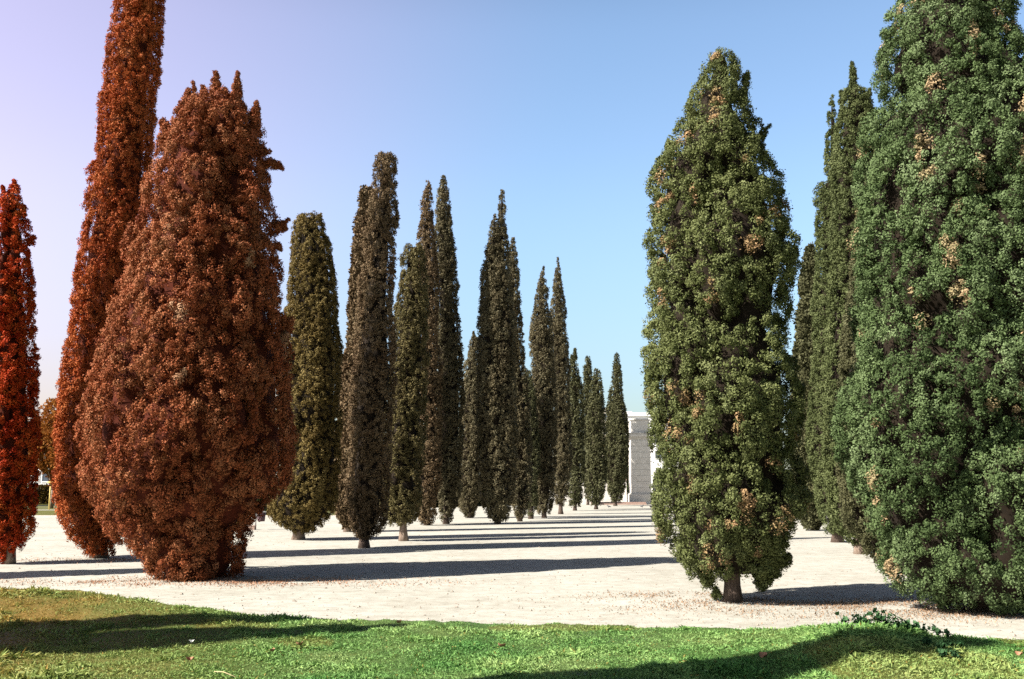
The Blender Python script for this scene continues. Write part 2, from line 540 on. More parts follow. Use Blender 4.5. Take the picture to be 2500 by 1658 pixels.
# ------------------------------------------------------------------ cypresses
def leaf_cards(mb, P, Nrm, size, k, tint, dry, spread=0.8, m=0, wide=0.42, tuft=0.0):
    n = len(P)
    P = np.repeat(P, k, 0); Nrm = np.repeat(Nrm, k, 0)
    dr = np.repeat(dry, k)
    sz = np.repeat(size, k) * rng.uniform(0.65, 1.35, n * k)
    d = Nrm + rng.normal(0, spread, (n * k, 3))
    if np.ndim(tuft) or tuft:
        tuft = np.broadcast_to(tuft, (n,))
        q = rng.normal(0, 1, (n * k, 3)); q /= np.linalg.norm(q, axis=1)[:, None]
        q = q + 0.55 * Nrm
        q /= np.linalg.norm(q, axis=1)[:, None]
        P = P + q * (np.repeat(tuft * np.clip(rng.normal(1.0, 0.32, n), .45, 1.7), k) * rng.uniform(0.62, 1.0, n * k))[:, None] * np.array([1, 1, 1.25])
        nq = q + rng.normal(0, 0.20, (n * k, 3)); nq /= np.linalg.norm(nq, axis=1)[:, None]
        d = 0.5 * Nrm + rng.normal(0, 0.6, (n * k, 3)) + np.array([0, 0, 0.25])
        d = d - nq * (d * nq).sum(1)[:, None]
        d /= np.linalg.norm(d, axis=1)[:, None] + 1e-9
        d = d + 0.22 * nq
    d[:, 2] -= dr * 0.9
    d /= np.linalg.norm(d, axis=1)[:, None] + 1e-9
    s = np.cross(d, nq if np.ndim(tuft) else rng.normal(0, 1, (n * k, 3)))
    s /= np.linalg.norm(s, axis=1)[:, None] + 1e-9
    P = P + rng.normal(0, 0.25, (n * k, 3)) * sz[:, None]
    mid = P + d * (sz * 0.5)[:, None]
    hw = (sz * wide * 0.5)[:, None]
    v = np.stack([P, mid - s * hw, P + d * sz[:, None], mid + s * hw], 1).reshape(-1, 3)
    t = np.clip(np.repeat(tint, k) + rng.normal(0, 0.06 if np.ndim(tuft) else 0.14, n * k), 0, 1)
    mb.add(v, np.arange(n * k * 4).reshape(-1, 4), t=np.repeat(t, 4), d=np.repeat(dr, 4), m=m)


def crown_surface(mb, rows, Y, dy=0.0, dens=100, leaf=0.1, k=8, ls=0.55, vs=1.6, a1=0.22, a2=0.08, ndry=0, drysize=0.2, flat=1.0,
                  hang=0.0, core_in=0.15, tuft=0.05, wob=0.05, off=0.80, wide=0.58, shrink=0.0):
    rows = sorted(rows)
    z = np.array([height_at(y * K, Y)[0] for y, a, c in rows])
    s = np.array([height_at(y * K, Y)[1] for y, a, c in rows])
    xl = np.array([(a * K - 1250) / F for y, a, c in rows]) * s
    xr = np.array([(c * K - 1250) / F for y, a, c in rows]) * s
    o = np.argsort(z)
    z, xl, xr = z[o], xl[o], xr[o]
    zz = np.linspace(z[0], z[-1], 400)
    cx = np.interp(zz, z, (xl + xr) / 2)
    rr = np.maximum(np.interp(zz, z, (xr - xl) / 2), 0.02)
    wseed = int(abs(xl[0] * 31 + Y * 17)) + 1

    def wobble(th, zs, r):
        a = np.where(th > np.pi, 2 * np.pi - th, th) * 1.1 + 10 + np.where(th > np.pi, 3.3, 0) * np.sin(th) ** 2
        return wob * np.minimum(r, 1.3) * 2 * (vn(a, zs * 1.1 / vs ** .5 + 30, wseed) - 0.5)
    rr = np.maximum(rr - shrink * np.minimum(1, rr / .8), 0.02)
    area = np.trapezoid(2 * np.pi * rr, zz) if hasattr(np, 'trapezoid') else np.trapz(2 * np.pi * rr, zz)
    cdf = np.cumsum(rr + 0.04); cdf /= cdf[-1]

    def samp(n):
        zs = np.interp(rng.random(n), cdf, zz) + rng.normal(0, 0.02, n)
        zs = np.clip(zs, zz[0], zz[-1])
        return zs, rng.uniform(0, 2 * np.pi, n), np.interp(zs, zz, rr), np.interp(zs, zz, cx)

    def p3(zs, th, r, c, q):
        return np.stack([c + r * np.cos(th), r * np.sin(th), zs / q], -1)

    def kd(P):
        t = kdtree.KDTree(len(P))
        for i, p in enumerate(P):
            t.insert(p, i)
        t.balance()
        return t
    n1 = max(6, int(area / (ls * ls * vs) * 1.15))
    n2 = max(12, int(area / ((ls * .38) ** 2 * vs * 0.8) * 1.1))
    L1 = p3(*samp(n1), vs); T1 = kd(L1)
    L2 = p3(*samp(n2), vs * 0.8); T2 = kd(L2)
    amp1 = a1 * rng.uniform(0.55, 1.3, n1)
    lobe_t = rng.normal(0, 0.10, n1)

    def relief(P1, P2):
        i1, d1, d2 = [], [], []
        for p in P1:
            _, i, d = T1.find(p); i1.append(i); d1.append(d)
        for p in P2:
            d2.append(T2.find(p)[2])
        return np.array(i1), np.array(d1) / (0.68 * ls), np.array(d2) / (ls * .38 * 0.7)
    n = int(area * dens)
    zs, th, r, c = samp(n)
    P1, P2 = p3(zs, th, r, c, vs), p3(zs, th, r, c, vs * 0.8)
    i1, d1, d2 = relief(P1, P2)
    lim = np.minimum(1.0, r / (2.2 * a1) + 0.1)
    dome1 = np.sqrt(np.clip(1 - d1 ** 2, 0, 1))
    dome2 = np.sqrt(np.clip(1 - d2 ** 2, 0, 1))
    disp = (amp1[i1] * (dome1 - off) + a2 * (dome2 - 0.6)) * lim
    keep = rng.random(n) > 0.25 * np.clip((d1 - 0.80) / 0.3, 0, 1) * (lim > .6)
    rad = np.maximum(r + disp + wobble(th, zs, r) - np.where(rng.random(n) < .22, .16, .05) * rng.random(n) * lim, 0.01)
    P = np.stack([c + rad * np.cos(th), Y + dy + flat * rad * np.sin(th), zs], -1)
    offs = P1 - L1[i1]; offs[:, 2] *= vs
    Nrm = np.stack([np.cos(th), np.sin(th), np.full(n, 0.55 - hang)], -1) + 0.9 * offs / ls
    Nrm /= np.linalg.norm(Nrm, axis=1)[:, None]
    tint = np.clip(0.5 + lobe_t[i1] + rng.normal(0, 0.13, n), 0, 1)
    dry = np.zeros(n)
    if ndry:
        D = p3(*samp(ndry), 2.6)
        T3 = kd(D)
        sz = drysize * rng.uniform(0.35, 1.25, ndry)
        for j, p in enumerate(p3(zs, th, r, c, 2.6)):
            _, i, d = T3.find(p)
            if d < sz[i] * (0.75 + 0.5 * rng.random()):
                dry[j] = 1.0
        dry *= rng.uniform(0.55, 1.0, n) * (rng.random(n) < 0.85)
    P, Nrm, tint, dry, limk = P[keep], Nrm[keep], tint[keep], dry[keep], lim[keep]
    leaf_cards(mb, P, Nrm, leaf * np.where(limk < 0.5, 0.85, 1.0), k, tint, dry, tuft=tuft * np.clip(r[keep] / .3 + .3, .4, 1), wide=wide)
    # whippy shoots above the top and along the edges
    m = max(4, int(area * 0.8))
    zt, tht, rt, ctp = samp(m)
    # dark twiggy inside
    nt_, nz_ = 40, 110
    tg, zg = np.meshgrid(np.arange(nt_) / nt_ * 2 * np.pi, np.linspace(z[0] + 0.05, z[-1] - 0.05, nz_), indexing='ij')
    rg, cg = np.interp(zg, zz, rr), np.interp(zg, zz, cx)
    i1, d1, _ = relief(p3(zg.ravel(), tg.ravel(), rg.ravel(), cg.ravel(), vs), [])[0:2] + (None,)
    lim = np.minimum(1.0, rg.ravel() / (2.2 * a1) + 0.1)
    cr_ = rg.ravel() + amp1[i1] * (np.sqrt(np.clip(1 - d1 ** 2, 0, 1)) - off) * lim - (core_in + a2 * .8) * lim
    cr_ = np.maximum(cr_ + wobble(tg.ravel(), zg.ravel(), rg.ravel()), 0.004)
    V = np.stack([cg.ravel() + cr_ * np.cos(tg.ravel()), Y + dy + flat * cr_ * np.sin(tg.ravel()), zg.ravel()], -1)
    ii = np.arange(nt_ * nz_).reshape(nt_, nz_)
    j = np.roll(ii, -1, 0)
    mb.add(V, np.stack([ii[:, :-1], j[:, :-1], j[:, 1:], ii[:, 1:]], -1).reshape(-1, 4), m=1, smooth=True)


def sprig(mb, pts, Y, dens=1.0, leaf=0.1, k=8, dy=0.0, tuft=0.06):
    """a shoot of foliage standing out of the crown; pts are (x, y, half width)"""
    P3, r3 = [], []
    for x, y, hw in pts:
        z, s = height_at(y * K, Y)
        P3.append(((x * K - 1250) / F * s, Y + dy, z)); r3.append(hw * K / F * s)
    P3, r3 = np.array(P3), np.array(r3)
    seg = np.linalg.norm(np.diff(P3, axis=0), axis=1)
    cum = np.concatenate([[0], np.cumsum(seg)])
    n = int(110 * dens * cum[-1] * (r3.mean() * 6 + 0.35)) + 6
    u = rng.random(n) * cum[-1]
    c = np.stack([np.interp(u, cum, P3[:, i]) for i in range(3)], -1)
    r = np.interp(u, cum, r3)
    d = rng.normal(0, 1, (n, 3)); d /= np.linalg.norm(d, axis=1)[:, None]
    ax = P3[-1] - P3[0]; ax = ax / np.linalg.norm(ax)
    nr = d + 0.7 * ax; nr /= np.linalg.norm(nr, axis=1)[:, None]
    sc = np.clip(r / .16 + .18, .3, 1)
    leaf_cards(mb, c + d * (r * rng.uniform(0.2, 1.0, n))[:, None], nr, leaf * np.clip(sc + .25, .6, 1), k, np.clip(rng.normal(0.5, 0.15, n), 0, 1), np.zeros(n), spread=0.6, tuft=tuft * sc, wide=0.55)
    mb.tube(P3, 0.012, 6, m=1)


def trunk_mesh(x, Y, r, top, lean=0.0, name='trunk', mat='bark', parent=None, flare=1.35):
    t = MB()
    zs = np.linspace(-0.06, top, 9)
    rad = r * (1.0 + (flare - 1.0) * np.exp(-np.clip(zs, 0, 9) / 0.18)) * (1 - 0.35 * np.clip(zs / max(top, .1), 0, 1))
    pts = np.stack([x + lean * zs + 0.02 * np.sin(zs * 3 + x), np.full(9, Y) + 0.02 * np.cos(zs * 2.3 + x), zs], -1)
    t.tube(pts, rad, 18, rough=0.28)
    return t.build(name, M[mat], parent, (x, Y, 0))


ROW_L, ROW_R = 'cypresses of the left row', 'cypresses of the right row'


def cypress(label, base, outlines, mat, group, Y=None, tr=None, bark='bark', sprigs=(), inner='inner', name='cypress_tree', tops=2.2, flats=None, **kw):
    bx, by = base[0] * K, base[1] * K
    X, Yg = ground(bx, by)
    if Y is None:
        Y = Yg
    else:
        X = (bx - 1250) / F * height_at(by, Y)[1]
    o = thing(name, label, 'tree', (X, Y, 0), group)
    mb = MB()
    for i, rows in enumerate(outlines):
        crown_surface(mb, rows, Y, dy=(0.0 if i == 0 else 0.12 * (-1) ** i), **{**kw, **({'dens': kw.get('dens', 100)})})
    for s in sprigs:
        sprig(mb, s, Y, leaf=kw.get('leaf', .1), k=kw.get('k', 8), tuft=kw.get('tuft', .06) * .8)
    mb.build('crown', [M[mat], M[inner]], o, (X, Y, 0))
    px = (tr if tr else 9) * K / F * height_at(by, Y)[1]
    trunk_mesh(X, Y, px, tops, parent=o, mat=bark)
    return o, X, Y


NEAR = dict(dens=68, leaf=0.040, k=84, shrink=.02, ls=0.62, vs=1.3, a1=0.34, a2=0.15, tuft=0.095)
# --- the four big ones in front
cypress('big bushy sage-green cypress cut off by the right edge of the photo', (2262, 1396),
        [[(-330, 2195, 2215), (-220, 2150, 2262), (-100, 2110, 2305), (0, 2088, 2328), (70, 2050, 2350), (150, 2040, 2375), (230, 2046, 2400), (285, 2018, 2425),
          (400, 2003, 2450), (600, 1998, 2480), (800, 1980, 2500), (900, 1964, 2510), (1000, 1954, 2520), (1050, 1966, 2520), (1100, 1974, 2515),
          (1150, 1992, 2505), (1200, 2016, 2495), (1250, 2042, 2485), (1300, 2048, 2480), (1340, 2078, 2465), (1375, 2112, 2440), (1395, 2150, 2390)]],
        'sage', ROW_R, Y=16.5, tr=20, ndry=130, drysize=0.115, flat=0.9, **{**NEAR, 'ls': 0.72, 'a1': 0.42})
cypress('bulky olive-green cypress with tan dead patches and a short bare trunk, right of centre', (1695, 1389),
        [[(128, 1642, 1678), (150, 1634, 1690), (185, 1608, 1702), (230, 1580, 1720), (280, 1562, 1735), (330, 1540, 1758), (400, 1518, 1776),
          (450, 1512, 1792), (520, 1511, 1810), (600, 1508, 1828), (700, 1510, 1815), (780, 1505, 1824), (850, 1498, 1832), (900, 1494, 1834),
          (960, 1502, 1836), (1000, 1507, 1838), (1080, 1507, 1845), (1150, 1512, 1844), (1200, 1527, 1834), (1230, 1538, 1818), (1270, 1552, 1812),
          (1298, 1574, 1808), (1318, 1606, 1786), (1328, 1625, 1765)]],
        'green', ROW_R, tr=18.5, ndry=110, drysize=0.105, tops=2.6,
        sprigs=[[(1712, 235, 9), (1720, 200, 9), (1722, 170, 6)], [(1742, 330, 9), (1760, 310, 7), (1776, 292, 3)], [(1540, 400, 9), (1515, 402, 5), (1503, 400, 2)],
                [(1812, 600, 12), (1830, 605, 8), (1836, 570, 3)], [(1545, 345, 9), (1546, 330, 5)], [(1655, 150, 9), (1660, 124, 4)],
                [(1664, 1376, 7), (1652, 1366, 8), (1648, 1380, 5)], [(1765, 1335, 20), (1792, 1306, 22), (1818, 1290, 9)],
                [(1598, 1275, 28), (1620, 1312, 28), (1636, 1345, 12)], [(1775, 1285, 28), (1764, 1322, 26), (1757, 1353, 10)]], **NEAR)
cypress('broad cypress tinted rust-brown by the light leak, with ragged spiky top and foliage down to the ground', (437, 1326),
        [[(222, 478, 548), (248, 436, 580), (285, 398, 594), (330, 376, 600), (400, 358, 606),
          (430, 345, 615), (500, 333, 628), (560, 305, 624), (600, 294, 640), (640, 300, 640), (700, 282, 652), (760, 268, 660), (820, 248, 662),
          (900, 226, 664), (960, 208, 666), (1020, 202, 668), (1080, 204, 664), (1120, 206, 652), (1150, 216, 624), (1190, 236, 592), (1220, 254, 570), (1260, 284, 560), (1300, 310, 560), (1330, 320, 552), (1340, 332, 540)]],
        'rust', ROW_L, Y=22.4, tr=26, inner='inner_red', ndry=10, drysize=0.12,
        sprigs=[[(500, 310, 24), (499, 230, 14), (499, 195, 8), (498, 165, 3)], [(543, 310, 24), (546, 235, 14), (548, 200, 7), (549, 168, 2)],
                [(472, 310, 22), (470, 245, 12), (469, 200, 3)], [(430, 320, 22), (430, 255, 13), (436, 205, 3)], [(518, 290, 18), (520, 225, 8), (521, 205, 3)],
                [(578, 340, 20), (588, 280, 12), (592, 236, 3)], [(394, 345, 16), (385, 300, 11), (373, 274, 3)], [(452, 280, 10), (450, 225, 5), (446, 190, 2)],
                [(595, 385, 10), (625, 378, 9), (648, 384, 5), (655, 390, 2)], [(590, 350, 9), (622, 352, 4)],
                [(630, 530, 16), (650, 520, 7), (666, 508, 2)], [(650, 525, 6), (662, 530, 2)], [(622, 570, 9), (640, 566, 7), (650, 575, 3)], [(655, 740, 20), (668, 760, 8)]],
        **{**NEAR, 'dens': 60, 'leaf': 0.046, 'k': 80, 'shrink': .08, 'vs': 2.1, 'a1': 0.40, 'ls': 0.52, 'tuft': 0.10})
cypress('tallest cypress, tinted red-brown by the light leak, a smooth leaning column running out of the top of the photo', (226, 1288),
        [[(-420, 318, 330), (-300, 300, 356), (-150, 282, 376), (0, 266, 378), (100, 252, 372), (200, 240, 365), (300, 224, 357), (400, 206, 348), (500, 197, 340),
          (600, 182, 332), (700, 170, 322), (800, 152, 312), (900, 139, 302), (1000, 127, 300), (1100, 127, 296), (1160, 131, 292), (1200, 140, 286), (1250, 168, 276), (1278, 196, 262)]],
        'red', ROW_L, tr=16, inner='inner_red', bark='palebark', dens=80, leaf=0.050, k=52, shrink=.10, ls=0.42, vs=1.8, a1=0.17, a2=0.10, tuft=0.085, wob=.04)
cypress('cypress tinted fire-red by the light leak, cut off by the left edge of the photo', (20, 1302),
        [[(420, 28, 38), (440, 8, 54), (500, -18, 64), (550, -30, 76), (600, -35, 74), (700, -40, 80), (800, -45, 86), (880, -50, 93), (1000, -55, 93),
          (1100, -55, 90), (1200, -50, 82), (1240, -40, 73), (1270, -22, 50), (1296, -8, 28)]],
        'fired', ROW_L, tr=11, inner='inner_red', bark='palebark', ndry=8, drysize=0.12, sprigs=[[(70, 560, 8), (80, 545, 3)], [(32, 440, 6), (33, 416, 2)], [(8, 450, 6), (6, 430, 2)]],
        dens=80, leaf=0.050, k=52, shrink=.15, ls=0.5, vs=2.0, a1=0.22, a2=0.10, tuft=0.07)

# --- the left row going away
MID = dict(dens=72, leaf=0.056, k=46, off=0.62, ls=0.42, vs=2.4, a1=0.18, a2=0.08, tuft=0.08, wob=.06)
FAR = dict(dens=48, leaf=0.085, k=34, off=0.60, ls=0.5, vs=2.8, a1=0.20, a2=0.09, tuft=0.105, wob=.06)
VFAR = dict(dens=30, leaf=0.15, k=18, off=0.60, ls=0.6, vs=2.8, a1=0.22, a2=0.10, tuft=0.14, wob=.06)
cypress('olive-brown cypress with a flat blunt top and bulging foot, right of the broad rust-tinted cypress', (690, 1246),
        [[(500, 692, 744), (512, 688, 749), (560, 680, 757), (640, 674, 769), (720, 668, 777), (800, 661, 782), (880, 653, 784), (960, 646, 783), (1020, 650, 780),
          (1080, 650, 777), (1110, 640, 775), (1135, 628, 772), (1165, 624, 766), (1190, 630, 756), (1210, 645, 742), (1228, 668, 718)]],
        'olive', ROW_L, tr=12, bark='palebark', sprigs=[[(700, 506, 5), (698, 494, 2)], [(738, 508, 5), (740, 494, 2)]], **MID)
cypress('tall leaning brown cypress with a square-cut top and dark bare trunk', (839, 1265),
        [[(360, 873, 905), (368, 871, 909), (390, 869, 912), (440, 865, 913), (500, 851, 912), (560, 846, 909), (620, 841, 905), (700, 833, 903), (800, 826, 905),
          (900, 813, 905), (1000, 809, 901), (1100, 806, 894), (1160, 804, 889), (1200, 806, 884), (1225, 812, 874), (1240, 826, 858)]],
        'brown', ROW_L, tr=10.5, **{**MID, 'off': .55})
cypress('slim brown cypress with a stub top, half hidden behind the square-topped leaning cypress', (802, 1228),
        [[(440, 838, 858), (470, 835, 866), (510, 830, 876), (560, 826, 880), (620, 819, 880), (680, 815, 880), (800, 807, 870), (860, 794, 862), (900, 787, 855), (1000, 783, 850),
          (1100, 778, 842), (1150, 776, 836), (1190, 783, 830), (1212, 794, 822)]],
        'brown', ROW_L, tr=7, bark='palebark', **{**MID, 'dens': 80, 'leaf': 0.14})
cypress('short mossy cypress with a flat shoulder, in front of the first sharp spire', (931, 1249),
        [[(568, 942, 970), (590, 934, 977), (650, 927, 979), (720, 919, 984), (780, 909, 984), (850, 901, 984), (920, 894, 980), (1000, 889, 977),
          (1080, 885, 974), (1150, 881, 970), (1190, 886, 961), (1210, 902, 950)]],
        'khaki', ROW_L, tr=9, bark='palebark', **MID)
cypress('sharp brown spire with a broken twig on its flank, behind the short mossy cypress', (985, 1213),
        [[(420, 986, 990), (460, 980, 996), (520, 971, 1001), (580, 967, 1003), (650, 965, 1008), (750, 966, 1012), (850, 966, 1014), (950, 966, 1014),
          (1050, 963, 1011), (1150, 961, 1010), (1190, 968, 1002), (1208, 976, 994)]],
        'brown', ROW_L, tr=6, sprigs=[[(990, 884, 3), (1004, 880, 3), (1012, 868, 5)]], **FAR)
cypress('twin-tipped sharp spire, the tallest of the centre, dark on its right flank', (1030, 1210),
        [[(406, 1021, 1026), (450, 1013, 1032), (500, 1008, 1034), (560, 1006, 1040), (620, 1007, 1049), (700, 1008, 1055), (800, 1006, 1061), (900, 1003, 1065),
          (1000, 1003, 1065), (1100, 1006, 1061), (1160, 1011, 1054), (1200, 1020, 1042)], [(484, 1034, 1037), (520, 1032, 1041), (570, 1028, 1045), (620, 1024, 1049)]],
        'moss', ROW_L, tr=6, **FAR)
cypress('small feathery grey-green cypress between the twin-tipped spire and the split spire', (1085, 1196),
        [[(775, 1092, 1095), (800, 1084, 1102), (850, 1074, 1110), (920, 1068, 1115), (1000, 1066, 1115), (1080, 1062, 1112), (1130, 1056, 1110), (1175, 1062, 1102), (1190, 1074, 1094)]],
        'moss', ROW_L, tr=5, sprigs=[[(1094, 790, 3), (1093, 766, 1)], [(1102, 800, 3), (1102, 780, 1)]], **FAR)
cypress('tall split grey-green cypress with two needle tips, middle of the row', (1150, 1210),
        [[(437, 1157, 1161), (480, 1153, 1164), (540, 1147, 1166), (580, 1136, 1171), (650, 1120, 1177), (750, 1109, 1184), (850, 1107, 1189), (950, 1106, 1190),
          (1050, 1109, 1188), (1120, 1113, 1184), (1170, 1121, 1177), (1200, 1132, 1164)], [(492, 1140, 1143), (540, 1134, 1149), (590, 1125, 1157), (650, 1115, 1160), (750, 1110, 1160)]],
        'moss', ROW_L, tr=6, **FAR)
cypress('narrow moss-brown cypress tucked behind the right flank of the split grey-green cypress', (1200, 1204),
        [[(550, 1183, 1186), (600, 1176, 1191), (660, 1171, 1195), (740, 1170, 1199), (850, 1170, 1209), (900, 1171, 1215), (1000, 1175, 1220), (1100, 1180, 1224), (1160, 1186, 1216), (1196, 1194, 1206)]],
        'moss', ROW_L, tr=5, **FAR)
cypress('low dark cypress filling the gap left of the tapered needle-tipped cypress', (1225, 1198),
        [[(852, 1215, 1220), (900, 1207, 1231), (1000, 1205, 1239), (1100, 1207, 1243), (1160, 1214, 1238), (1190, 1220, 1230)]], 'deep', ROW_L, tr=5, **FAR)
cypress('tapered needle-tipped cypress, left one of the pair right of the split cypress', (1256, 1196),
        [[(618, 1252, 1256), (660, 1244, 1260), (700, 1237, 1264), (750, 1231, 1269), (800, 1227, 1274), (900, 1226, 1279), (1000, 1227, 1281), (1080, 1231, 1279), (1150, 1237, 1274), (1184, 1246, 1266)]],
        'moss', ROW_L, tr=5, **FAR)
cypress('slender very pointed cypress, right one of the pair right of the split cypress', (1295, 1187),
        [[(596, 1287, 1289), (640, 1282, 1294), (700, 1277, 1302), (760, 1273, 1306), (850, 1272, 1311), (950, 1274, 1313), (1050, 1277, 1315), (1120, 1281, 1311), (1165, 1286, 1304)]],
        'moss', ROW_L, tr=5, **FAR)
cypress('short cypress with thin wispy tips, first of the small far ones', (1328, 1179),
        [[(818, 1324, 1327), (850, 1318, 1334), (890, 1314, 1339), (960, 1312, 1343), (1060, 1312, 1345), (1130, 1315, 1341), (1165, 1320, 1335)]],
        'deep', ROW_L, tr=4, sprigs=[[(1322, 840, 3), (1320, 822, 1)], [(1328, 830, 2), (1327, 806, 1)]], **VFAR)
cypress('far blunt-tipped cypress whose shadow climbs the stone pillar', (1357, 1165.2),
        [[(823, 1354, 1359), (850, 1350, 1362), (920, 1347, 1367), (1000, 1345, 1369), (1100, 1346, 1369), (1150, 1351, 1364)]],
        'deep', ROW_L, Y=104.1, tr=3, **VFAR)
cypress('far cypress with a rounded tip, second from the stone pillar', (1376, 1176),
        [[(853, 1376, 1379), (880, 1369, 1386), (930, 1363, 1391), (1000, 1359, 1395), (1080, 1358, 1396), (1130, 1361, 1393), (1164, 1369, 1384)]],
        'deep', ROW_L, tr=4, **VFAR)
cypress('far cypress with a low side spike, nearest to the stone pillar', (1421, 1168),
        [[(818, 1422, 1426), (850, 1418, 1430), (900, 1413, 1436), (960, 1407, 1443), (1020, 1401, 1447), (1080, 1399, 1447), (1130, 1403, 1439), (1155, 1412, 1430)], [(902, 1406, 1409), (940, 1403, 1414), (985, 1402, 1419)]],
        'deep', ROW_L, tr=4, **VFAR)

# --- the right row, behind the two big ones
cypress('tall trimmed cypress with one thin spike on its left shoulder, in the right row', (1936, 1252),
        [[(424, 1888, 1950), (440, 1886, 1962), (500, 1889, 1975), (600, 1890, 1984), (700, 1882, 1985), (850, 1879, 1982), (1000, 1869, 1985), (1100, 1876, 1985),
          (1180, 1886, 1983), (1215, 1900, 1975), (1232, 1916, 1960)], [(225, 1915, 1920), (270, 1912, 1925), (330, 1909, 1934), (400, 1907, 1948), (480, 1904, 1956)]],
        'mid', ROW_R, tr=12.5, **MID)
cypress('dense green cypress with a ragged crown and long wobbly leader, in the right row', (1988, 1279),
        [[(205, 1950, 1990), (230, 1940, 2006), (300, 1934, 2016), (400, 1927, 2018), (600, 1922, 2020), (800, 1916, 2020), (1000, 1906, 2020), (1100, 1912, 2028),
          (1200, 1928, 2036), (1245, 1950, 2030), (1268, 1974, 2012)]],
        'mid', ROW_R, tr=12.5, bark='palebark', sprigs=[[(1968, 215, 12), (1970, 185, 7), (1968, 160, 5), (1967, 143, 2)], [(2004, 240, 7), (2008, 205, 2)], [(1944, 235, 7), (1942, 212, 3)]], **MID)
cypress('dark cypress pressed against the left side of the big sage-green one', (2029, 1300),
        [[(340, 2016, 2030), (420, 2000, 2048), (500, 1988, 2058), (700, 1964, 2075), (800, 1954, 2080), (1000, 1946, 2086), (1100, 1948, 2088), (1200, 1956, 2084), (1245, 1980, 2070), (1288, 2012, 2052)]],
        'deep', ROW_R, tr=9, **MID)
cypress('slim pointed grey-green cypress seen just right of the bulky olive-green one', (1878, 1225),
        [[(566, 1868, 1872), (620, 1859, 1883), (700, 1851, 1891), (800, 1843, 1899), (900, 1839, 1904), (1000, 1837, 1908), (1100, 1841, 1904), (1180, 1852, 1898), (1216, 1864, 1886)]],
        'deep', ROW_R, tr=6, **{**FAR, 'dens': 80, 'leaf': 0.15})


# trees of the same planting, beside and behind the photographer; their shadows cross the lawn and the gravel
def outside_cypress(label, X, Y, h, r, mat, group, dens=40, leaf=0.2, lift=0.5, cone=True):
    o = thing('cypress_tree', label, 'tree', (X, Y, 0), group)
    mb = MB()
    zs = np.linspace(lift, h, 9)
    rows_r = r * (np.array([0.5, 0.95, 1.0, .86, .70, .53, .37, .20, .03]) if cone else np.array([0.45, 0.85, 1.0, 1.0, .93, .8, .6, .36, .05]))
    n = int(2 * np.pi * r * h * 0.8 * dens)
    u = rng.random(n) ** 1.15
    z = lift + u * (h - lift)
    rr = np.interp(z, zs, rows_r)
    th = rng.uniform(0, 2 * np.pi, n)
    rad = rr * (0.86 + 0.28 * vn(th * 2.2 + 20, z * 0.9 + 20, int(abs(X * 10)) + 3))
    P = np.stack([X + rad * np.cos(th), Y + rad * np.sin(th), z], -1)
    leaf_cards(mb, P, np.stack([np.cos(th), np.sin(th), np.full(n, .6)], -1), np.full(n, leaf), 8, np.clip(rng.normal(.5, .18, n), 0, 1), np.zeros(n))
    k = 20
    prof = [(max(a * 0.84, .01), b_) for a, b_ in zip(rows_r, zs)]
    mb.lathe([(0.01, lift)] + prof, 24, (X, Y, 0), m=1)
    mb.build('crown', [M[mat], M['inner']], o, (X, Y, 0))
    trunk_mesh(X, Y, 0.16, lift + 0.8, parent=o)


SH = 'cypresses outside the picture, known by their shadows'
k = 1.0 / math.tan(R(SUN_EL))


def by_tip(tx, ty, tz, h):
    l = (h - tz) * k
    return tx - SDX * l, ty - SDY * l


x, y = ground(870, 1508, .1);  bx, by = by_tip(x, y, .1, 9.5)
outside_cypress('cypress left of the frame casting the upper of two shadows on the lawn', bx, by, 9.5, 0.75, 'rust', SH, leaf=.14, dens=70)
x, y = ground(955, 1527, .12); bx, by = by_tip(x, y, .12, 11.5)
outside_cypress('cypress left of the frame casting the lower of two shadows on the lawn', bx, by, 11.5, 1.25, 'rust', SH, leaf=.14, dens=70)
x, y = ground(2370, 1556, .2); bx, by = by_tip(x, y - 0.15, .2, 11.0)
outside_cypress('broad cypress behind the viewer casting the shadow at the lower right', bx, by, 11.0, 1.15, 'green', SH, lift=0.7, leaf=.16, dens=60)
x, y = ground(600, 1385); bx, by = by_tip(x, y, 0, 10.5)
outside_cypress('cypress left of the frame casting a shadow behind the broad rust-tinted one', bx, by, 10.5, 0.9, 'rust', SH, cone=False)



